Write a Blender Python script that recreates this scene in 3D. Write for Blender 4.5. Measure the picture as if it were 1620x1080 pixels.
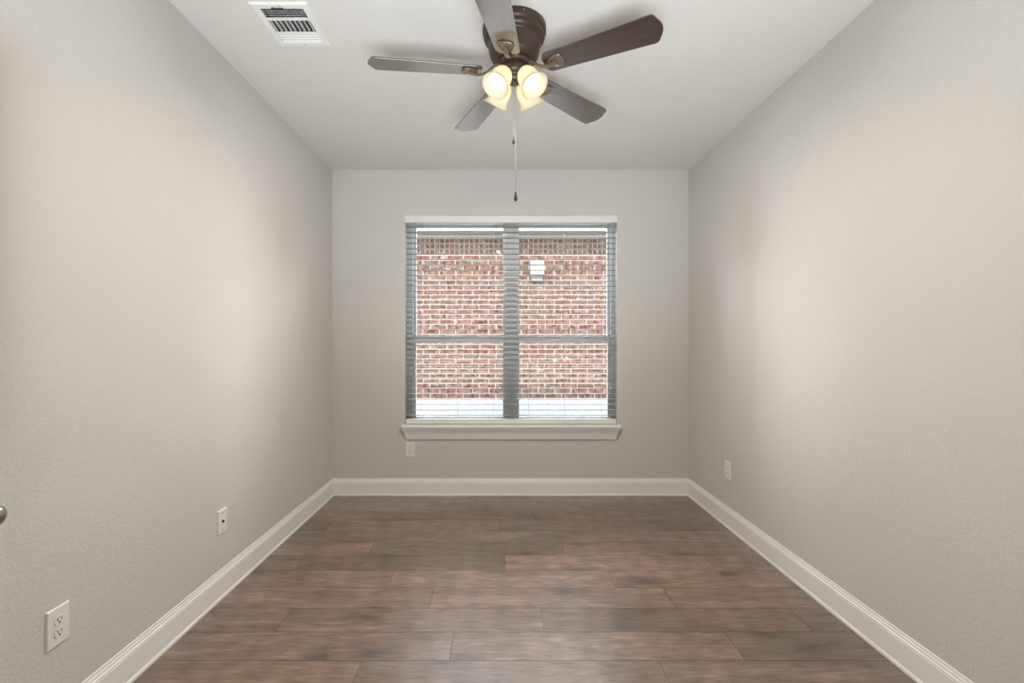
import bpy, bmesh, math, random
from mathutils import Vector, Matrix
random.seed(7)
PI = math.pi
for o in list(bpy.data.objects): bpy.data.objects.remove(o, do_unlink=True)
SC = bpy.context.scene
COL = SC.collection
V = Vector

def lin(c):
    return tuple((x/255/12.92 if x/255 <= .04045 else ((x/255+.055)/1.055)**2.4) for x in c)

# ---------------------------------------------------------------- camera
cam_d = bpy.data.cameras.new('camera'); cam = bpy.data.objects.new('camera', cam_d); COL.objects.link(cam)
cam.location = (0, 0, 1.285); cam.rotation_euler = (PI/2, 0, 0)
cam_d.sensor_width = 36; cam_d.lens = 750/1620*36
cam_d.shift_x = 20/1620; cam_d.shift_y = 2/1620
cam_d.clip_start = .02
SC.camera = cam
# ---------------------------------------------------------------- world, sun, fill, exposure
w = bpy.data.worlds.new('world'); SC.world = w; w.use_nodes = True
bg = w.node_tree.nodes['Background']; bg.inputs[0].default_value = (.93, .96, 1.0, 1); bg.inputs[1].default_value = 36.0
def light(name, kind, loc, rot, energy, color, **k):
    d = bpy.data.lights.new(name, kind); d.energy = energy; d.color = color
    for a, b in k.items(): setattr(d, a, b)
    o = bpy.data.objects.new(name, d); o.location = loc; o.rotation_euler = rot; COL.objects.link(o); return o
light('sun', 'SUN', (0, -5, 10), (math.radians(52), 0, math.radians(-8)), 38.0, (1, .97, .93), angle=math.radians(10))
# added soft fill low behind the camera, aimed forward and up
light('fill_light', 'AREA', (.1, -.7, .35), (math.radians(137), 0, 0), 38, (.91, .965, 1), shape='RECTANGLE', size=2.0, size_y=1.0, spread=math.radians(85))
SC.view_settings.view_transform = 'Standard'; SC.view_settings.look = 'None'
SC.view_settings.gamma = 1; SC.view_settings.use_curve_mapping = False
SC.view_settings.exposure = 0.0
BULB = 3.2      # glow of the bulb glass
BULB_W = 8.3   # each bulb's light leaving the shade mouth

# ---------------------------------------------------------------- materials
def mat(name, col=(200, 200, 200), rough=.5, metal=0, spec=.5, **k):
    m = bpy.data.materials.new(name); m.use_nodes = True
    b = m.node_tree.nodes['Principled BSDF']
    b.inputs['Base Color'].default_value = (*lin(col), 1)
    b.inputs['Roughness'].default_value = rough; b.inputs['Metallic'].default_value = metal
    b.inputs['Specular IOR Level'].default_value = spec
    for a, v in k.items(): b.inputs[a.replace('_', ' ')].default_value = v
    return m
class NT:
    def __init__(s, m): s.t = m.node_tree; s.b = s.t.nodes.get('Principled BSDF')
    def n(s, typ, **k):
        o = s.t.nodes.new(typ)
        for a, v in k.items():
            if a.startswith('i_'):
                key = a[2:]; key = int(key) if key.isdigit() else key.replace('_', ' ')
                o.inputs[key].default_value = v
            else: setattr(o, a, v)
        return o
    def l(s, a, b): s.t.links.new(a, b)
    def ramp(s, fac, stops):
        r = s.n('ShaderNodeValToRGB'); e = r.color_ramp.elements
        while len(e) < len(stops): e.new(.5)
        for q, (p, c) in zip(e, stops): q.position = p; q.color = (*c, 1) if len(c) == 3 else c
        s.l(fac, r.inputs[0]); return r.outputs[0]
    def mix(s, f, a, b, mode='MIX'):
        r = s.n('ShaderNodeMix', data_type='RGBA', blend_type=mode)
        for sock, v in ((r.inputs[0], f), (r.inputs[6], a), (r.inputs[7], b)):
            if hasattr(v, 'type') and hasattr(v, 'is_linked'): s.l(v, sock)
            else: sock.default_value = v if not isinstance(v, tuple) else ((*v, 1) if len(v) == 3 else v)
        return r.outputs[2]

def plaster(name, col, strength=.35, scale=1.0):
    m = mat(name, col, .75, spec=.25); t = NT(m)
    g = t.n('ShaderNodeTexCoord')
    a = t.n('ShaderNodeTexNoise', i_Scale=70*scale, i_Detail=3.0, i_Roughness=.55, i_Distortion=.8)
    b = t.n('ShaderNodeTexNoise', i_Scale=160*scale, i_Detail=2.0, i_Roughness=.5)
    t.l(g.outputs['Object'], a.inputs['Vector']); t.l(g.outputs['Object'], b.inputs['Vector'])
    r = t.ramp(a.outputs['Fac'], [(.42, (0, 0, 0)), (.62, (1, 1, 1))])
    ad = t.n('ShaderNodeMath', operation='MULTIPLY_ADD', i_1=.3); t.l(b.outputs['Fac'], ad.inputs[0]); t.l(r, ad.inputs[2])
    bp = t.n('ShaderNodeBump', i_Strength=strength, i_Distance=.0022)
    t.l(ad.outputs[0], bp.inputs['Height']); t.l(bp.outputs[0], t.b.inputs['Normal'])
    return m
M = {}
M['wall'] = plaster('wall_paint', (212, 210, 207), .27)
M['ceiling'] = plaster('ceiling_paint', (222, 220, 216), .22, .8)
M['trim'] = mat('white_trim_paint', (243, 243, 241), .32, spec=.45)
M['plate'] = mat('white_plastic', (236, 236, 232), .3)
M['hole'] = mat('dark_slot', (25, 24, 23), .8)
M['vinyl'] = mat('white_vinyl', (204, 209, 212), .35)
M['gasket'] = mat('frame_gasket', (120, 122, 122), .6)
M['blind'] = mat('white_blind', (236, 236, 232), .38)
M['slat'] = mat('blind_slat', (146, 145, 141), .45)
M['cord'] = mat('blind_cord', (205, 203, 196), .8)
M['tilt'] = mat('tilt_cord', (120, 100, 80), .7)
M['bronze'] = mat('oil_rubbed_bronze', (74, 60, 50), .38, .45)
M['bronze2'] = mat('bronze_bracket', (124, 110, 94), .36, .45)
M['vent'] = mat('white_enamel', (234, 234, 230), .35)
M['damper'] = mat('galvanised_damper', (150, 156, 162), .5)
M['duct'] = mat('duct_dark', (52, 58, 64), .7)
M['chain'] = mat('chain_metal', (160, 156, 148), .4, .6)
M['fob'] = mat('dark_fob', (62, 52, 42), .35, .4)
M['nickel'] = mat('satin_nickel', (176, 172, 164), .25, 1.0)
M['door'] = mat('white_door_paint', (226, 225, 221), .4)
M['concrete'] = mat('painted_foundation', (50, 54, 57), .8)
M['fascia'] = mat('white_fascia', (110, 110, 108), .6)
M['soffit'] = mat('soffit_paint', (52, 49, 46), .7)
M['roof'] = mat('roof_shingle', (70, 66, 62), .9)
M['ground'] = mat('side_yard_soil', (112, 108, 98), .95)
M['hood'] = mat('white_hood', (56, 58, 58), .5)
M['flapshade'] = mat('hood_flap_shade', (17, 17, 19), .7)  # near-black flap colour with the shade under the hood painted in
# glass
m = bpy.data.materials.new('window_glass'); m.use_nodes = True; M['glass'] = m; t = NT(m)
for n in list(m.node_tree.nodes): m.node_tree.nodes.remove(n)
o_ = t.n('ShaderNodeOutputMaterial'); tr = t.n('ShaderNodeBsdfTransparent', i_Color=(.97, .98, .98, 1)); gl = t.n('ShaderNodeBsdfGlossy', i_Roughness=.02)
fr = t.n('ShaderNodeFresnel', i_IOR=1.2); mx = t.n('ShaderNodeMixShader')
t.l(fr.outputs[0], mx.inputs[0]); t.l(tr.outputs[0], mx.inputs[1]); t.l(gl.outputs[0], mx.inputs[2]); t.l(mx.outputs[0], o_.inputs[0])
# frosted lamp glass (lit shade) and bulb
m = bpy.data.materials.new('frosted_lamp_glass'); m.use_nodes = True; M['shade'] = m; t = NT(m)
for n in list(m.node_tree.nodes): m.node_tree.nodes.remove(n)
o_ = t.n('ShaderNodeOutputMaterial'); tl = t.n('ShaderNodeBsdfTranslucent', i_Color=(*lin((255, 244, 222)), 1)); df = t.n('ShaderNodeBsdfDiffuse', i_Color=(*lin((250, 240, 220)), 1))
g2 = t.n('ShaderNodeBsdfTransparent'); mx = t.n('ShaderNodeMixShader', i_Fac=.58); mx2 = t.n('ShaderNodeMixShader', i_Fac=.04)
t.l(tl.outputs[0], mx.inputs[1]); t.l(df.outputs[0], mx.inputs[2]); t.l(mx.outputs[0], mx2.inputs[1]); t.l(g2.outputs[0], mx2.inputs[2]); t.l(mx2.outputs[0], o_.inputs[0])
m = mat('lit_bulb', (255, 240, 215), .4); M['bulb'] = m
b_ = m.node_tree.nodes['Principled BSDF']; b_.inputs['Emission Color'].default_value = (1, .93, .84, 1); b_.inputs['Emission Strength'].default_value = BULB

# wood floor
def floor_mat():
    m = mat('grey_brown_laminate', (130, 110, 98), .40, spec=.3, Coat_Weight=1.0, Coat_IOR=1.9, Coat_Roughness=.38); t = NT(m)
    uv = t.n('ShaderNodeUVMap', uv_map='plank_uv'); tone = t.n('ShaderNodeVertexColor', layer_name='tone')
    def mp(sx, sy):
        q = t.n('ShaderNodeMapping'); q.inputs['Scale'].default_value = (sx, sy, 1); t.l(uv.outputs[0], q.inputs[0]); return q.outputs[0]
    big = t.n('ShaderNodeTexNoise', i_Scale=1.0, i_Detail=7.0, i_Roughness=.66, i_Distortion=.9); t.l(mp(3.2, 15), big.inputs['Vector'])
    fine = t.n('ShaderNodeTexNoise', i_Scale=1.0, i_Detail=6.0, i_Roughness=.7, i_Distortion=.3); t.l(mp(8, 75), fine.inputs['Vector'])
    rings = t.n('ShaderNodeTexWave', wave_type='RINGS', rings_direction='Y', i_Scale=1.0, i_Distortion=5.0, i_Detail=3.0, i_Detail_Scale=1.0, i_Detail_Roughness=.6)
    t.l(mp(2.2, 16), rings.inputs['Vector'])
    kn = t.n('ShaderNodeTexVoronoi', voronoi_dimensions='2D', i_Scale=1.0, i_Randomness=1.0)
    kd = t.n('ShaderNodeTexNoise', i_Scale=1.0, i_Detail=3.0); t.l(mp(22, 60), kd.inputs['Vector'])
    km = t.n('ShaderNodeMix', data_type='RGBA', blend_type='LINEAR_LIGHT', i_0=.10)
    t.l(mp(1.9, 3.6), km.inputs[6]); t.l(kd.outputs['Color'], km.inputs[7]); t.l(km.outputs[2], kn.inputs['Vector'])
    base = t.ramp(big.outputs['Fac'], [(.33, lin((66, 54, 46))), (.45, lin((108, 92, 82))), (.55, lin((132, 114, 102))), (.68, lin((168, 148, 134)))])
    c = t.mix(.30, base, t.ramp(rings.outputs['Fac'], [(.0, lin((118, 99, 88))), (.5, lin((148, 127, 114))), (1, lin((156, 135, 122)))]))
    c = t.mix(.7, c, t.ramp(fine.outputs['Fac'], [(.38, (.22, .22, .22)), (.5, (.5, .5, .5)), (.62, (.74, .74, .74))]), 'OVERLAY')
    kr = t.ramp(kn.outputs['Distance'], [(.0, (.14, .12, .11)), (.06, (.24, .22, .21)), (.11, (.62, .60, .59)), (.22, (.82, .81, .80)), (.34, (1, 1, 1))])
    kc = t.n('ShaderNodeSeparateColor'); t.l(kn.outputs['Color'], kc.inputs[0])
    kf = t.ramp(kc.outputs[0], [(.42, (0, 0, 0)), (.5, (1, 1, 1))])
    kx = t.mix(kf, (1, 1, 1), kr); c = t.mix(.85, c, kx, 'MULTIPLY')
    c = t.mix(1.0, c, tone.outputs['Color'], 'MULTIPLY'); c = t.mix(1.0, c, (1.30, 1.30, 1.30), 'MULTIPLY')
    t.l(c, t.b.inputs['Base Color'])
    rr = t.ramp(fine.outputs['Fac'], [(.3, (.36, .36, .36)), (.7, (.46, .46, .46))]); t.l(rr, t.b.inputs['Roughness'])
    bp = t.n('ShaderNodeBump', i_Strength=.12, i_Distance=.0006); t.l(fine.outputs['Fac'], bp.inputs['Height']); t.l(bp.outputs[0], t.b.inputs['Normal'])
    return m
M['floor'] = floor_mat()
M['seam'] = mat('plank_seam', (48, 38, 33), .8)
# dark blade wood
m = mat('dark_walnut_blade', (62, 46, 41), .30, spec=.5, Coat_Weight=1.0, Coat_IOR=2.3, Coat_Roughness=.20); M['blade'] = m; t = NT(m)
tc = t.n('ShaderNodeTexCoord'); mpn = t.n('ShaderNodeMapping'); mpn.inputs['Scale'].default_value = (4, 90, 4); t.l(tc.outputs['Object'], mpn.inputs[0])
ns = t.n('ShaderNodeTexNoise', i_Scale=1.0, i_Detail=5.0, i_Roughness=.6); t.l(mpn.outputs[0], ns.inputs['Vector'])
t.l(t.ramp(ns.outputs['Fac'], [(.3, lin((40, 29, 26))), (.7, lin((66, 49, 43)))]), t.b.inputs['Base Color'])
# brick
m = mat('clay_brick', (200, 150, 135), .95, spec=.0); M['brick'] = m; t = NT(m)
vc = t.n('ShaderNodeVertexColor', layer_name='tone'); tc = t.n('ShaderNodeTexCoord')
n1 = t.n('ShaderNodeTexNoise', i_Scale=16.0, i_Detail=5.0, i_Roughness=.65); t.l(tc.outputs['Object'], n1.inputs['Vector'])
n2 = t.n('ShaderNodeTexNoise', i_Scale=2.3, i_Detail=6.0, i_Roughness=.7, i_Distortion=1.0); t.l(tc.outputs['Object'], n2.inputs['Vector'])
c = t.mix(t.ramp(n1.outputs['Fac'], [(.35, (0, 0, 0)), (.75, (.5, .5, .5))]), vc.outputs['Color'], lin((76, 65, 59)))
c = t.mix(t.ramp(n2.outputs['Fac'], [(.62, (0, 0, 0)), (.72, (.75, .75, .75))]), c, lin((86, 79, 73)))
t.l(c, t.b.inputs['Base Color'])
M['mortar'] = mat('pale_mortar', (90, 85, 79), .95, spec=.0)

# ---------------------------------------------------------------- mesh helpers
def link(name, bm, m, parent=None, smooth=False, bevel=0, seg=2):
    me = bpy.data.meshes.new(name); bmesh.ops.recalc_face_normals(bm, faces=bm.faces[:]); bm.to_mesh(me); bm.free()
    ms = m if isinstance(m, (list, tuple)) else [m]
    for q in ms: me.materials.append(q)
    if smooth:
        for p in me.polygons: p.use_smooth = True
    o = bpy.data.objects.new(name, me); COL.objects.link(o)
    if parent: o.parent = parent
    if bevel:
        b = o.modifiers.new('bevel', 'BEVEL'); b.width = bevel; b.segments = seg; b.limit_method = 'ANGLE'; b.angle_limit = math.radians(40)
        if smooth is False:
            pass
    return o
def box(bm, x0, x1, y0, y1, z0, z1, mi=0):
    vs = [bm.verts.new(p) for p in ((x0, y0, z0), (x1, y0, z0), (x1, y1, z0), (x0, y1, z0), (x0, y0, z1), (x1, y0, z1), (x1, y1, z1), (x0, y1, z1))]
    fs = [bm.faces.new([vs[i] for i in f]) for f in ((0, 3, 2, 1), (4, 5, 6, 7), (0, 1, 5, 4), (1, 2, 6, 5), (2, 3, 7, 6), (3, 0, 4, 7))]
    for f in fs: f.material_index = mi
    return fs
def boxes(*bs):
    bm = bmesh.new()
    for b in bs: box(bm, *b)
    return bm
def frame_of(d):
    d = V(d).normalized(); u = d.cross(V((0, 0, 1)))
    if u.length < 1e-4: u = d.cross(V((0, 1, 0)))
    u.normalize(); return u, d.cross(u).normalized()
def tube(bm, pts, r, seg=10, mi=0, caps=True, flat=1.0):
    pts = [V(p) for p in pts]; rs = r if isinstance(r, (list, tuple)) else [r]*len(pts); rings = []
    for i, p in enumerate(pts):
        d = pts[min(i+1, len(pts)-1)]-pts[max(i-1, 0)]; u, v = frame_of(d)
        rings.append([bm.verts.new(p+u*math.cos(a)*rs[i]+v*math.sin(a)*rs[i]*flat) for a in [2*PI*k/seg for k in range(seg)]])
    for a, b in zip(rings, rings[1:]):
        for k in range(seg): f = bm.faces.new((a[k], a[(k+1) % seg], b[(k+1) % seg], b[k])); f.material_index = mi
    if caps:
        for q in (rings[0][::-1], rings[-1]): f = bm.faces.new(q); f.material_index = mi
def lathe(bm, prof, origin=(0, 0, 0), axis=(0, 0, 1), seg=48, mi=0):
    o = V(origin); d = V(axis).normalized(); u, v = frame_of(d); rings = []
    for r, h in prof:
        if r < 1e-5: rings.append([bm.verts.new(o+d*h)])
        else: rings.append([bm.verts.new(o+d*h+(u*math.cos(a)+v*math.sin(a))*r) for a in [2*PI*k/seg for k in range(seg)]])
    for a, b in zip(rings, rings[1:]):
        for k in range(seg):
            k2 = (k+1) % seg
            if len(a) == 1 and len(b) == 1: continue
            if len(a) == 1: f = bm.faces.new((a[0], b[k2], b[k]))
            elif len(b) == 1: f = bm.faces.new((a[k], a[k2], b[0]))
            else: f = bm.faces.new((a[k], a[k2], b[k2], b[k]))
            f.material_index = mi
def sweep_x(bm, prof, x0, x1, fn, s0=None, s1=None):
    """profile (d,z) swept along a line parameter; fn(s,d,z)->point; s0/s1 give mitred end offsets per d"""
    a = [bm.verts.new(fn(x0+(s0(d, z) if s0 else 0), d, z)) for d, z in prof]; b = [bm.verts.new(fn(x1+(s1(d, z) if s1 else 0), d, z)) for d, z in prof]
    n = len(prof)
    for i in range(n): bm.faces.new((a[i], a[(i+1) % n], b[(i+1) % n], b[i]))
    bm.faces.new(a[::-1]); bm.faces.new(b)
def empty(name, loc=(0, 0, 0), rotz=0):
    o = bpy.data.objects.new(name, None); o.location = loc; o.rotation_euler = (0, 0, rotz); o.empty_display_size = .1; COL.objects.link(o); return o
def tag(o, label, cat, group=None):
    o['label'] = label; o['category'] = cat
    if group: o['group'] = group
    return o
def struct(o): o['kind'] = 'structure'; return o

# ---------------------------------------------------------------- room shell
XL, XR, YB, YF, ZC = -1.405, 1.595, 3.996, -1.6, 2.741
WX0, WX1, WZ0, WZ1 = -.794, .991, .585, 2.356      # window opening
T = .17
struct(link('wall_left', boxes((XL-.12, XL, YF-.12, YB+T, -.02, ZC+.02)), M['wall']))
struct(link('wall_right', boxes((XR, XR+.12, YF-.12, YB+T, -.02, ZC+.02)), M['wall']))
struct(link('wall_front', boxes((XL, XR, YF-.12, YF, -.02, ZC+.02)), M['wall']))
struct(link('wall_back', boxes((XL, WX0, YB, YB+T, 0, ZC), (WX1, XR, YB, YB+T, 0, ZC), (WX0, WX1, YB, YB+T, 0, WZ0-.012), (WX0, WX1, YB, YB+T, WZ1, ZC)), M['wall']))
# ceiling with duct opening for the register
VX0, VX1, VY0, VY1 = -1.073, -.822, 2.024, 2.318
g = .028
struct(link('ceiling', boxes((XL-.12, VX0+g, YF-.12, YB+T, ZC, ZC+.15), (VX1-g, XR+.12, YF-.12, YB+T, ZC, ZC+.15), (VX0+g, VX1-g, YF-.12, VY0+g, ZC, ZC+.15), (VX0+g, VX1-g, VY1-g, YB+T, ZC, ZC+.15)), M['ceiling']))

# floor: planks with measured joints
def build_floor():
    bm = bmesh.new(); tl_ = bm.loops.layers.color.new('tone'); uvl = bm.loops.layers.uv.new('plank_uv')
    box(bm, XL, XR, YF, YB, -.03, -.004, 1)
    J = {-1: -.556, 0: -.2025, 1: .199, 2: -.342, 3: .610, 4: .033, 5: .398, 6: -.41, 7: .003, 8: .26, 9: -.567, 10: -.2}
    y0, wd, L = 1.918, .1897, 1.2; e = .0009
    rnd = random.Random(11)
    for k in range(-19, 11):
        j = J.get(k, rnd.uniform(-.6, .6)); a = y0+k*wd; b = a+wd
        ya, yb = max(a+e, YF), min(b-e, YB)
        if yb <= ya: continue
        x = j-L*3
        while x < XR:
            xa, xb = max(x+e, XL), min(x+L-e, XR)
            if xb > xa+.01:
                tone = rnd.uniform(.80, 1.08); warm = rnd.uniform(-.015, .02); ou, ov = rnd.uniform(0, 50), rnd.uniform(0, 50); fl = rnd.choice((-1, 1))
                for f in box(bm, xa, xb, ya, yb, -.004, 0, 0):
                    for lp in f.loops:
                        lp[tl_] = (tone*(1+warm)*.88, tone*.84, tone*(1-warm)*.805, 1)
                        lp[uvl].uv = (lp.vert.co.x*fl+ou, lp.vert.co.y+ov)
            x += L
    return struct(link('floor', bm, [M['floor'], M['seam']]))
build_floor()

# baseboards
BP = [(0, 0), (.017, 0), (.017, .009), (.015, .014), (.012, .017), (.012, .107), (.0105, .109), (.0105, .111), (.012, .112), (.012, .116), (.008, .120), (.007, .128), (.004, .133), (.004, .141), (0, .143)]
bm = bmesh.new(); sweep_x(bm, BP, XL, XR, lambda s, d, z: (s, YB-d, z), lambda d, z: d, lambda d, z: -d); struct(link('baseboard_back', bm, M['trim']))
bm = bmesh.new(); sweep_x(bm, BP, YF, YB, lambda s, d, z: (XL+d, s, z), lambda d, z: 0, lambda d, z: -d); struct(link('baseboard_left', bm, M['trim']))
bm = bmesh.new(); sweep_x(bm, BP, YF, YB, lambda s, d, z: (XR-d, s, z), lambda d, z: 0, lambda d, z: -d); struct(link('baseboard_right', bm, M['trim']))

# ---------------------------------------------------------------- window
win = struct(empty('window_1', (.0985, 4.10, WZ0)))
def wlink(name, bm, m, bevel=.0015, parent=win):
    bm.transform(Matrix.Translation(-V((.0985, 4.10, WZ0)))); return link(name, bm, m, parent, bevel=bevel)
FY = 4.075                       # front of the vinyl frame
GX = [(-.722, .033), (.168, .937)]     # the two lights, left and right edges
Z0, Z1 = .640, 2.292
ZM0, ZM1 = 1.285, 1.338          # meeting rail
wlink('window_frame', boxes((WX0, GX[0][0]-.022, FY, FY+.09, WZ0, WZ1), (GX[1][1]+.022, WX1, FY, FY+.09, WZ0, WZ1),
      (GX[0][0]-.022, GX[1][1]+.022, FY, FY+.09, Z1+.012, WZ1), (GX[0][0]-.022, GX[1][1]+.022, FY, FY+.09, WZ0, Z0-.018),
      (GX[0][1]+.02, GX[1][0]-.02, FY+.008, FY+.09, Z0-.018, Z1+.012)), M['vinyl'])
wlink('mullion_cover', boxes((.0705, .1305, FY-.004, FY+.01, Z0-.018, Z1+.012)), M['vinyl'])
for (a, b) in GX:
    # upper sash (outer), lower sash (inner)
    wlink('upper_sash', boxes((a-.022, a, FY+.045, FY+.075, ZM0, Z1+.012), (b, b+.022, FY+.045, FY+.075, ZM0, Z1+.012), (a, b, FY+.045, FY+.075, Z1-.004, Z1+.012), (a, b, FY+.045, FY+.075, ZM0+.012, ZM1+.006)), M['vinyl'])
    wlink('lower_sash', boxes((a-.022, a+.002, FY+.014, FY+.042, Z0-.018, ZM1), (b-.002, b+.022, FY+.014, FY+.042, Z0-.018, ZM1), (a+.002, b-.002, FY+.014, FY+.042, Z0-.018, Z0+.006), (a+.002, b-.002, FY+.010, FY+.042, ZM0, ZM1-.014)), M['vinyl'])
    m_ = (a+b)/2
    for s in (-.2, .2):
        wlink('sash_lock', boxes((m_+s-.03, m_+s+.03, FY+.016, FY+.04, ZM1-.014, ZM1-.004), (m_+s-.012, m_+s+.012, FY+.004, FY+.034, ZM1-.004, ZM1+.004)), M['vinyl'])
    wlink('window_pane', boxes((a, b, FY+.058, FY+.061, ZM0+.012, Z1-.004)), M['glass'], 0)
    wlink('window_pane', boxes((a+.002, b-.002, FY+.027, FY+.030, Z0+.006, ZM0)), M['glass'], 0)
wlink('window_sill', boxes((-.820, 1.015, 3.942, YB+.001, .571, .597), (WX0, WX1, YB, FY, .573, .597)), M['trim'], .006)
# apron: cove profile with mitred returns
AP = [(0, .473), (.012, .473), (.014, .480), (.017, .492), (.022, .512), (.029, .532), (.037, .548), (.043, .556), (.045, .562), (.045, .571), (0, .571)]
bm = bmesh.new(); sweep_x(bm, AP, -.784, .980, lambda s, d, z: (s, YB-d, z), lambda d, z: -(d-.012)*.9 if d > 0 else 0, lambda d, z: (d-.012)*.9 if d > 0 else 0)
wlink('window_apron', bm, M['trim'], 0)

# ---------------------------------------------------------------- blind
bl = tag(empty('window_blind', (.0985, 4.02, .598)), 'white horizontal slatted blind lowered with open slats inside the window opening', 'window blind')
def blink(name, bm, m, bevel=0, smooth=False):
    bm.transform(Matrix.Translation(-V((.0985, 4.02, .598)))); return link(name, bm, m, bl, smooth, bevel)
BX0, BX1 = WX0+.006, WX1-.006
blink('valance', boxes((WX0+.001, WX1-.001, 3.984, 3.992, 2.294, 2.354), (WX0+.001, WX1-.001, 3.982, 3.994, 2.346, 2.354), (WX0+.001, WX1-.001, 3.982, 3.994, 2.294, 2.300)), M['blind'], .0015)
blink('head_rail', boxes((BX0, BX1, 3.998, 4.046, 2.302, 2.350)), M['blind'], .002)
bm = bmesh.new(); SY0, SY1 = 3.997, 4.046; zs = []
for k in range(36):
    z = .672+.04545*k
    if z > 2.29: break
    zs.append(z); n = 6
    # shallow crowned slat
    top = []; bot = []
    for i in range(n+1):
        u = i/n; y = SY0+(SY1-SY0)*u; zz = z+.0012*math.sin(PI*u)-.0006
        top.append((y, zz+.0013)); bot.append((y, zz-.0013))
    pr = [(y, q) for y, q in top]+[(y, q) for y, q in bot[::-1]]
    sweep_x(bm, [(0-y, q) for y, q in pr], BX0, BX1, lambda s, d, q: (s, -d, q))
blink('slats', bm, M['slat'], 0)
blink('bottom_rail', boxes((BX0, BX1, 3.996, 4.047, .600, .640)), M['blind'], .003)
for lx in (666.5, 723.5, 781, 836.5, 893.5, 952):
    X = (lx-790)*3.996/750; bm = bmesh.new()
    for y in (SY0-.0012, SY1+.0012): tube(bm, [(X, y, .618), (X, y, 2.31)], .0008, 6)
    for z in zs: tube(bm, [(X, SY0-.0012, z-.0022), (X, SY1+.0012, z-.0022)], .0005, 4)
    blink('ladder_cord', bm, M['cord'])
bm = bmesh.new()
P0 = V(((656.5-790)*3.975/750, 3.978, 2.296)); P1 = V(((663.3-790)*3.972/750, 3.975, 1.285+(542-494)*3.975/750))
tube(bm, [P0.lerp(P1, u) for u in (0, .5, 1)], .0016, 6); tube(bm, [P1, P1-V((0, 0, .008)), P1-V((0, 0, .03))], [.002, .005, .0045], 8)
blink('tilt_cord', bm, M['tilt'], 0, True)
bm = bmesh.new(); X = (968.3-790)*3.98/750
for dx in (-.002, .002): tube(bm, [(X+dx, 3.979, 2.296), (X+dx*.5, 3.979, 1.972)], .001, 6)
tube(bm, [(X, 3.979, 1.975), (X, 3.979, 1.965), (X, 3.979, 1.94)], [.002, .006, .0075], 10)
blink('lift_cord', bm, M['cord'], 0, True)

# ---------------------------------------------------------------- wall plates (built facing -Y at origin, rotated to their wall)
def plate_base(w=.079, h=.122, t=.0065):
    bm = bmesh.new(); a = [(-w/2, 0), (w/2, 0)]
    f = []
    for (s, y) in ((0, 0), (0, -t*.45), (.0035, -t)):
        f.append([bm.verts.new(p) for p in ((-w/2+s, y, -h/2+s), (w/2-s, y, -h/2+s), (w/2-s, y, h/2-s), (-w/2+s, y, h/2-s))])
    for p, q in zip(f, f[1:]):
        for i in range(4): bm.faces.new((p[i], p[(i+1) % 4], q[(i+1) % 4], q[i]))
    bm.faces.new(f[0][::-1]); bm.faces.new(f[-1]); return bm
def outlet(loc, rotz, label):
    r = tag(empty('wall_outlet', loc, rotz), label, 'outlet')
    link('cover_plate', plate_base(), M['plate'], r)
    for s in (-1, 1):
        zc = s*.0195; bm = bmesh.new(); pts = []
        for k in range(40):
            a = 2*PI*k/40; x, z = .0172*math.cos(a), .0172*math.sin(a); z = max(-.0142, min(.0142, z)); pts.append((x, z))
        u = [bm.verts.new((x, -.006, z+zc)) for x, z in pts]; v = [bm.verts.new((x*.96, -.0088, z*.96+zc)) for x, z in pts]
        for k in range(40): bm.faces.new((u[k], u[(k+1) % 40], v[(k+1) % 40], v[k]))
        bm.faces.new(v); f_ = link('receptacle', bm, M['plate'], r)
        bm = boxes((-.0075, -.0052, -.0093, -.0086, zc-.001, zc+.0075), (.0052, .0073, -.0093, -.0086, zc, zc+.0070))
        tube(bm, [(0, -.0086, zc-.0075), (0, -.0093, zc-.0075)], .0030, 12); link('slots', bm, M['hole'], f_)
    bm = bmesh.new(); tube(bm, [(0, -.006, 0), (0, -.0078, 0)], .0032, 14); link('screw', bm, M['plate'], r)
    return r
outlet((XL, 1.505, .387), PI/2, 'white duplex power outlet on the left wall nearest the camera')
outlet((-.7496, YB, .385), 0, 'white duplex power outlet on the back wall under the window sill')
outlet((XR, 3.306, .398), -PI/2, 'white duplex power outlet on the right wall above the baseboard')
r = tag(empty('wall_jack_plate', (XL, 2.398, .383), PI/2), 'white cable jack plate with one small dark port on the left wall', 'jack plate')
link('cover_plate', plate_base(), M['plate'], r)
bm = bmesh.new(); lathe(bm, [(.0075, 0), (.0075, .0015), (.005, .0018), (.005, .006), (.0036, .006), (.0036, .002), (0, .002)], (0, -.0062, 0), (0, -1, 0), 18); link('jack', bm, M['hole'], r, True)
for s in (-1, 1):
    bm = bmesh.new(); tube(bm, [(0, -.006, s*.042), (0, -.0075, s*.042)], .0032, 12); link('screw', bm, M['chain'], r)

# ---------------------------------------------------------------- ceiling register
vt = tag(empty('air_vent', ((VX0+VX1)/2, (VY0+VY1)/2, ZC)), 'white rectangular metal air vent in the ceiling beside the fan', 'air vent')
vx, vy = (VX1-VX0)/2, (VY1-VY0)/2; ix, iy = vx-.032, vy-.032
bm = bmesh.new(); fr_ = []
for (a, b, z) in ((vx, vy, 0), (vx, vy, -.003), (vx-.006, vy-.006, -.009), (ix+.003, iy+.003, -.009), (ix, iy, -.006), (ix, iy, 0)):
    fr_.append([bm.verts.new(p) for p in ((-a, -b, z), (a, -b, z), (a, b, z), (-a, b, z))])
for p, q in zip(fr_, fr_[1:]):
    for i in range(4): bm.faces.new((p[i], p[(i+1) % 4], q[(i+1) % 4], q[i]))
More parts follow.
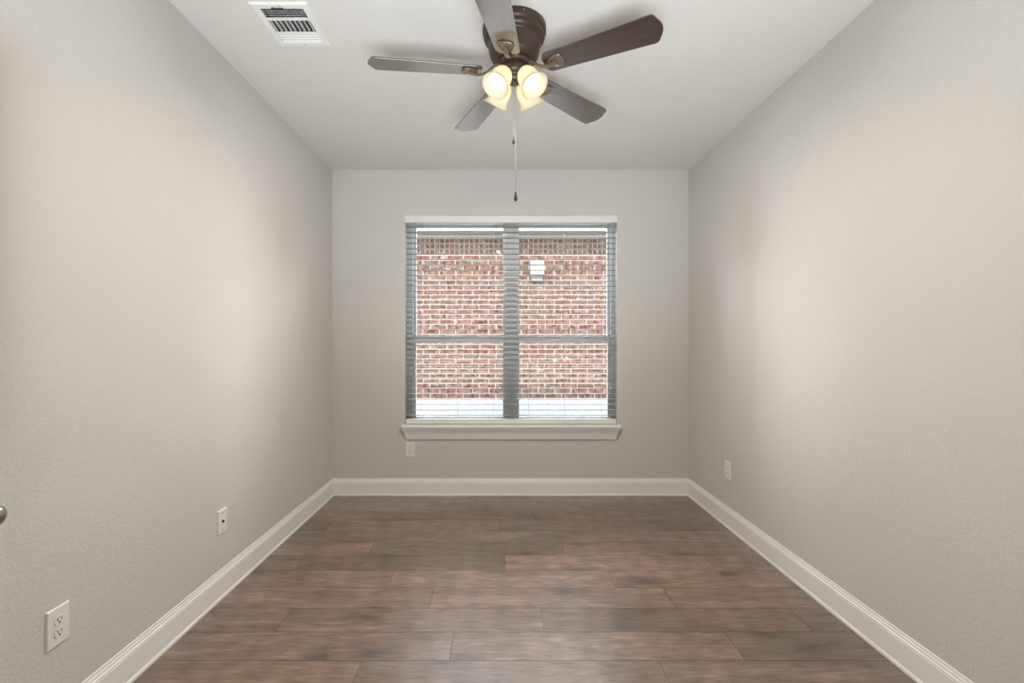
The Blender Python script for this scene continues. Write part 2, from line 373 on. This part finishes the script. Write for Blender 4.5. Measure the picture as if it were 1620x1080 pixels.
# cross bars separating the three louvre banks
yA, yB_ = -iy+.070, iy-.068
box(bm, -ix, ix, yA-.006, yA+.006, -.008, -.004); box(bm, -ix, ix, yB_-.006, yB_+.006, -.008, -.004)
link('vent_frame', bm, M['vent'], vt)
def fin(bm, p0, p1, width, ang, th=.0012):
    p0, p1 = V(p0), V(p1); d = (p1-p0).normalized(); s = V((0, 0, 1)).cross(d); n = (s*math.cos(ang)+V((0, 0, 1))*math.sin(ang)).normalized(); k = d.cross(n)*th/2
    vs = []
    for p in (p0, p1):
        for a, b in ((-1, -1), (1, -1), (1, 1), (-1, 1)): vs.append(bm.verts.new(p+n*width/2*a+k*b))
    for f in ((0, 1, 2, 3), (7, 6, 5, 4), (0, 4, 5, 1), (1, 5, 6, 2), (2, 6, 7, 3), (3, 7, 4, 0)): bm.faces.new([vs[i] for i in f])
bm = bmesh.new()
for i in range(5):
    y = -iy+.008+i*(yA-.006+iy-.010)/4; fin(bm, (-ix, y, -.002), (ix, y, -.002), .011, math.radians(42))
link('louvre_bank', bm, M['vent'], vt)
bm = bmesh.new(); n = 9
for i in range(n):
    x = -ix+.008+i*(2*ix-.016)/(n-1); fin(bm, (x, yA+.006, -.002), (x, yB_-.006, -.002), .0125, math.radians(98))
link('louvre_bank', bm, M['vent'], vt)
bm = bmesh.new()
for i in range(4):
    y = yB_+.012+i*(iy-yB_-.016)/3; fin(bm, (-ix, y, -.002), (ix, y, -.002), .0085, math.radians(120))
link('louvre_bank', bm, M['vent'], vt)
bm = bmesh.new(); n = 12
for i in range(n):
    x = -ix+.010+i*(2*ix-.020)/(n-1); fin(bm, (x, -iy, .020), (x, iy, .020), .016, math.radians(80))
link('damper_blades', bm, M['damper'], vt)
bm = bmesh.new()
h = .13
for b in ((-ix, -ix+.001, -iy, iy, .0, h), (ix-.001, ix, -iy, iy, .0, h), (-ix, ix, -iy, -iy+.001, .0, h), (-ix, ix, iy-.001, iy, .0, h), (-ix, ix, -iy, iy, h, h+.002)): box(bm, *b)
link('duct_boot', bm, M['duct'], vt)
for s in (-1, 1):
    bm = bmesh.new(); tube(bm, [(.004, s*(vy-.014), -.009), (.004, s*(vy-.014), -.0108)], .003, 10); link('screw', bm, M['chain'], vt)
bm = bmesh.new(); box(bm, -.035, .012, -iy-.007, -iy-.004, -.013, -.009); box(bm, -.038, -.030, -iy-.010, -iy-.001, -.016, -.009); link('damper_lever', bm, M['duct'], vt)

# ---------------------------------------------------------------- ceiling fan
FX, FYc = .069, 2.19
fan = tag(empty('ceiling_fan', (FX, FYc, ZC)), 'dark bronze flush ceiling fan with five walnut blades and four lit glass shades', 'ceiling fan')
bm = bmesh.new()
lathe(bm, [(0, 0), (.143, 0), (.146, -.004), (.146, -.030), (.143, -.034), (.138, -.036), (.138, -.046), (.141, -.052), (.138, -.060), (.126, -.068), (.120, -.072),
           (.119, -.090), (.117, -.115), (.111, -.138), (.102, -.152), (.090, -.160), (0, -.160)], seg=64)
link('motor_housing', bm, M['bronze'], fan, True)
fan.children[0].data.polygons.foreach_set('use_smooth', [True]*len(fan.children[0].data.polygons))
def canopy_screws():
    for a in (-75, 15, 105, 195):
        a = math.radians(a); bm = bmesh.new(); tube(bm, [(.144*math.cos(a), .144*math.sin(a), -.017), (.149*math.cos(a), .149*math.sin(a), -.017)], .0035, 10); link('screw', bm, M['chain'], fan, True)
canopy_screws()
bm = bmesh.new(); lathe(bm, [(0, -.158), (.072, -.158), (.078, -.163), (.078, -.176), (.070, -.182), (0, -.182)]); link('flywheel', bm, M['bronze'], fan, True)
bm = bmesh.new(); lathe(bm, [(0, -.180), (.056, -.180), (.062, -.186), (.062, -.214), (.056, -.224), (.044, -.230), (.040, -.236), (.040, -.246), (.030, -.256), (.018, -.262), (.010, -.270), (0, -.272)]); link('switch_housing', bm, M['bronze'], fan, True)

ZBL = -.209; PITCH = math.radians(11.0); W_ROOT, W_TIP = .056, .074
def blade_mesh():
    bm = bmesh.new(); r0, r1 = .150, .660; pts = []
    def wid(r): return W_ROOT+(W_TIP-W_ROOT)*(r-r0)/(r1-r0)
    # outline, counterclockwise: root corner, lower side, tip, upper side
    cr = .030; w0 = wid(r0)
    for k in range(7): a = PI+ (PI/2)*k/6; pts.append((r0+cr+cr*math.cos(a), -w0+cr+cr*math.sin(a)))
    ct = .024; rt = r1-.018; w1 = wid(rt)
    for k in range(7):
        a = -PI/2+(PI/2*.86)*k/6; pts.append((rt-ct+ct*math.cos(a), -w1+ct+ct*math.sin(a)))
    for k in range(1, 12):   # bowed tip
        u = -1+2*k/12; pts.append((rt+.018*(1-u*u), u*(w1-ct*.95)))
    for k in range(7):
        a = PI/2*.14+(PI/2*.86)*k/6; pts.append((rt-ct+ct*math.cos(a), w1-ct+ct*math.sin(a)))
    for k in range(7): a = PI/2+(PI/2)*k/6; pts.append((r0+cr+cr*math.cos(a), w0-cr+cr*math.sin(a)))
    a = [bm.verts.new((x, y, -.003)) for x, y in pts]; b = [bm.verts.new((x, y, .003)) for x, y in pts]; n = len(pts)
    for i in range(n): bm.faces.new((a[i], a[(i+1) % n], b[(i+1) % n], b[i]))
    bm.faces.new(a[::-1]); bm.faces.new(b); return bm
def bracket_mesh():
    """shield plate screwed under the blade root plus a curved arm reaching the flywheel (blade coordinates)"""
    bm = bmesh.new(); pts = []
    outline = [(.168, 0), (.173, -.014), (.188, -.026), (.208, -.035), (.226, -.036), (.236, -.029), (.241, -.014), (.243, 0)]
    pts = outline+[(x, -y) for x, y in outline[-2:0:-1]]; n = len(pts)
    rings = []
    for sc, z in ((1, -.0035), (1, -.0085), (.92, -.0115), (.82, -.0115), (.76, -.0075), (.70, -.0075)):
        cx = .208; rings.append([bm.verts.new((cx+(x-cx)*sc, y*sc, z)) for x, y in pts])
    for p, q in zip(rings, rings[1:]):
        for i in range(n): bm.faces.new((p[i], p[(i+1) % n], q[(i+1) % n], q[i]))
    bm.faces.new(rings[-1][::-1]); bm.faces.new(rings[0])
    pl = bm
    path = [(.208, 0, -.012), (.196, 0, -.016), (.176, 0, -.020), (.152, 0, -.017), (.128, 0, -.006), (.108, 0, .012), (.090, 0, .026), (.066, 0, .032)]
    hw = [.012, .013, .012, .011, .011, .012, .013, .013]; prev = None
    for p, h_ in zip(path, hw):
        p = V(p); vs = [bm.verts.new(p+V(q)) for q in ((0, -h_, -.003), (0, h_, -.003), (0, h_*.8, .004), (0, -h_*.8, .004))]
        if prev:
            for i in range(4): bm.faces.new((prev[i], prev[(i+1) % 4], vs[(i+1) % 4], vs[i]))
        else: bm.faces.new(vs)
        prev = vs
    bm.faces.new(prev[::-1]); return bm
blade0 = link('blade', blade_mesh(), M['blade'], fan, bevel=.0005)
brk0 = link('blade_bracket', bracket_mesh(), M['bronze2'], blade0, bevel=.0015); brk0['label'] = 'antique bronze blade bracket'
for i in range(5):
    ang = math.radians(-29.3+72*i)
    if i == 0: o, b = blade0, brk0
    else:
        o = blade0.copy(); COL.objects.link(o); o.parent = fan; b = brk0.copy(); COL.objects.link(b); b.parent = o
    o.location = (0, 0, ZBL); o.rotation_euler = (-PITCH, 0, ang); o.rotation_mode = 'XYZ'
# lamp shades
TILT = math.radians(36)
def shade_mesh():
    bm = bmesh.new()
    prof = [(.020, 0), (.027, -.003), (.036, -.012), (.043, -.026), (.047, -.042), (.048, -.058), (.047, -.074), (.047, -.084), (.050, -.095), (.056, -.106), (.064, -.116)]
    th = .0028; lathe(bm, prof+[(r-th, h_+.0005) for r, h_ in prof[::-1]]+[prof[0]], seg=56)
    bmesh.ops.remove_doubles(bm, verts=bm.verts[:], dist=1e-5); return bm
def bulb_mesh():
    bm = bmesh.new(); lathe(bm, [(0, -.005), (.012, -.005), (.013, -.022), (.018, -.032), (.025, -.045), (.0285, -.058), (.027, -.071), (.019, -.083), (.008, -.0885), (0, -.0895)], seg=28); return bm
def holder_mesh():
    bm = bmesh.new(); lathe(bm, [(0, .016), (.010, .016), (.014, .010), (.020, .006), (.0245, .0), (.0245, -.008), (.021, -.010), (0, -.010)], seg=28)
    return bm
sh0 = link('lamp_shade', shade_mesh(), M['shade'], fan, True); bu0 = link('bulb', bulb_mesh(), M['bulb'], sh0, True); ho0 = link('socket_cup', holder_mesh(), M['bronze'], sh0, True)
for i in range(4):
    az = math.radians(-135+90*i)
    if i == 0: s, b, h_ = sh0, bu0, ho0
    else:
        s = sh0.copy(); b = bu0.copy(); h_ = ho0.copy()
        for q in (s, b, h_): COL.objects.link(q)
        s.parent = fan; b.parent = s; h_.parent = s
    d = V((math.cos(az)*math.sin(TILT), math.sin(az)*math.sin(TILT), -math.cos(TILT)))
    lp = V((.056*math.cos(az), .056*math.sin(az), -.226))+d*.102
    la = light('bulb_light', 'AREA', lp, d.to_track_quat('-Z', 'Y').to_euler(), BULB_W, (1, .90, .77), shape='DISK', size=.05, spread=math.radians(142)); la.parent = fan
    s.rotation_euler = (0, -TILT, az); s.location = (.056*math.cos(az), .056*math.sin(az), -.226)
# pull chains
def pull_chain(x, y, z1, kind):
    bm = bmesh.new(); tube(bm, [(x*.6, y*.6, -.235), (x, y, -.262), (x, y, z1)], .0011, 6)
    z = -.27
    while z > z1:
        bmesh.ops.create_icosphere(bm, subdivisions=1, radius=.0019, matrix=Matrix.Translation((x, y, z))); z -= .0046
    c_ = link('pull_chain', bm, M['chain'], fan, True)
    bm = bmesh.new()
    if kind: lathe(bm, [(0, .002), (.003, 0), (.0045, -.006), (.006, -.018), (.0085, -.030), (.0085, -.034), (.006, -.040), (0, -.046)], (x, y, z1), seg=20)
    else: lathe(bm, [(0, .002), (.0022, 0), (.0022, -.012), (.005, -.018), (.0068, -.026), (.005, -.034), (0, -.037)], (x, y, z1), seg=16)
    link('fob', bm, M['fob'], c_, True)
pull_chain(.0055, -.022, 1.975-ZC, 1)
pull_chain(-.004, -.030, 2.225-ZC, 0)

# ---------------------------------------------------------------- open door leaf just outside the frame, its knob reaches in
DX = -1.338
dr = struct(empty('door_1', (DX, .495, 0)))
def dlink(name, bm, m, parent=None, **k): return link(name, bm, m, parent or dr, **k)
dlink('door_leaf', boxes((-.035, 0, 0, .765, .012, 2.03)), M['door'], bevel=.002)
for (z0, z1) in ((.22, .82), (.98, 1.88)):
    for (y0, y1) in ((.10, .345), (.42, .665)):
        bm = boxes((-.001, .004, y0, y1, z0, z1)); box(bm, 0, .007, y0+.03, y1-.03, z0+.03, z1-.03); dlink('door_panel', bm, M['door'], bevel=.003)
bm = bmesh.new(); lathe(bm, [(0, 0), (.032, 0), (.032, .004), (.026, .009), (.012, .012), (.011, .030), (.018, .036), (.026, .046), (.0285, .056), (.026, .066), (.016, .073), (0, .075)], (0, .705, .845), (1, 0, 0), 32)
dlink('door_knob', bm, M['nickel'], smooth=True)

# ---------------------------------------------------------------- neighbouring house outside
YH = 7.33
hs = tag(empty('brick_house', (0, YH, -.25)), 'neighbouring red brick house wall with white eave seen through the window blind', 'house')
def hlink(name, bm, m, bevel=0): bm.transform(Matrix.Translation(-V((0, YH, -.25)))); return link(name, bm, m, hs, bevel=bevel)
HX0, HX1, HB, HT = -4.2, 4.6, .425, 2.945
hlink('mortar_backing', boxes((HX0, HX1, YH+.006, YH+.12, HB, HT)), M['mortar'])
bm = bmesh.new(); tn = bm.loops.layers.color.new('tone'); rb = random.Random(5)
pal = [(206, 146, 128), (214, 154, 130), (198, 138, 124), (216, 166, 142), (184, 158, 148), (178, 156, 148), (206, 172, 156), (202, 150, 136), (196, 128, 112), (208, 180, 164), (212, 160, 144)]
def brick(x0, x1, z0, z1):
    p = lin(rb.choice(pal)); k = rb.uniform(.9, 1.12)*.137; c_ = (p[0]*k*1.08, p[1]*k*1.0, p[2]*k*.99, 1); y = YH-rb.uniform(0, .003)
    for f in box(bm, x0, x1, y, YH+.02, z0, z1):
        for lp in f.loops: lp[tn] = c_
mj = .011; cz = .0762; z = HB+.002; row = 0; zt = HT-.265
x_ref = (643-790)*YH/750
while z+cz <= zt+.01:
    x = x_ref-15*.254+(0 if row % 2 else .110)+rb.uniform(-.008, .008)
    while x < HX1:
        a, b = max(x+mj/2, HX0), min(x+.254-mj/2, HX1)
        if b-a > .02: brick(a, b, z+mj/2, z+cz-mj/2)
        x += .254
    z += cz; row += 1
x = HX0
while x < HX1:
    brick(x+mj/2, min(x+.0762-mj/2, HX1), z+mj/2, HT-.002); x += .0762
bl_ = hlink('brick_wall', bm, M['brick'], 0)
hlink('foundation', boxes((HX0, HX1, YH-.015, YH+.12, -.25, HB)), M['concrete'])
hlink('soffit', boxes((HX0-.2, HX1+.2, YH-.33, YH+.12, HT, HT+.015)), M['soffit'])
hlink('frieze_board', boxes((HX0, HX1, YH-.02, YH, HT-.045, HT)), M['soffit'])
hlink('fascia', boxes((HX0-.2, HX1+.2, YH-.355, YH-.33, HT-.012, HT+.15)), M['fascia'], .003)
bm = bmesh.new(); q = [(HX0-.3, YH-.40, HT+.15), (HX1+.3, YH-.40, HT+.15), (HX1+.3, YH+.9, HT+.72), (HX0-.3, YH+.9, HT+.72)]
a = [bm.verts.new(p) for p in q]; b = [bm.verts.new((p[0], p[1], p[2]+.03)) for p in q]
for i in range(4): bm.faces.new((a[i], a[(i+1) % 4], b[(i+1) % 4], b[i]))
bm.faces.new(a); bm.faces.new(b[::-1]); hlink('roof', bm, M['roof'])
# dryer vent hood
hx0, hx1 = (839-790)*7.2/750, (861.5-790)*7.2/750; hz1, hz0 = 1.285+(542-411)*7.25/750, 1.285+(542-434)*7.2/750
hd = tag(empty('vent_hood', ((hx0+hx1)/2, YH-.0035, hz0)), 'small white exhaust vent hood mounted on the brick wall outside the window', 'vent hood')
hw_ = (hx1-hx0)/2; hh = hz1-hz0
bm = bmesh.new(); t_ = .004
P_ = [(0, 0), (-.13, 0), (-.13, .09), (-.03, hh), (0, hh)]
for sx in (-1, 1):
    for a_, s_ in ((hw_, 1),):
        v1 = [bm.verts.new((sx*a_, y, z_)) for y, z_ in P_]; v2 = [bm.verts.new((sx*(a_-t_), y, z_)) for y, z_ in P_]
        for i in range(5): bm.faces.new((v1[i], v1[(i+1) % 5], v2[(i+1) % 5], v2[i]))
        bm.faces.new(v1); bm.faces.new(v2[::-1])
for (p, q) in ((P_[1], P_[2]), (P_[2], P_[3]), (P_[3], P_[4])):
    v = [bm.verts.new((x, y, z_)) for x, (y, z_) in ((-hw_, p), (hw_, p), (hw_, q), (-hw_, q))]
    n_ = V((0, -(q[1]-p[1]), (q[0]-p[0]))).normalized()*(-t_)
    v2 = [bm.verts.new(c.co-n_*-1 if False else c.co+V((0, t_ if abs(q[1]-p[1]) > .001 else 0, -t_ if abs(q[1]-p[1]) <= .03 else -t_*.5))) for c in v]
    for i in range(4): bm.faces.new((v[i], v[(i+1) % 4], v2[(i+1) % 4], v2[i]))
    bm.faces.new(v); bm.faces.new(v2[::-1])
link('hood_shell', bm, M['hood'], hd)
bm = boxes((-hw_+.008, hw_-.008, -.055, -.002, -.085, .02)); bmesh.ops.scale(bm, vec=(.80, 1, 1), verts=[v for v in bm.verts if v.co.z < 0]); link('flap_and_shadow', bm, M['flapshade'], hd)  # flap, enlarged and darkened to include the hood's shadow on the wall
g_ = link('side_yard', boxes((-8, 8, YB+T, YH+3, -.30, -.25)), M['ground']); struct(g_); g_.name = 'ground'
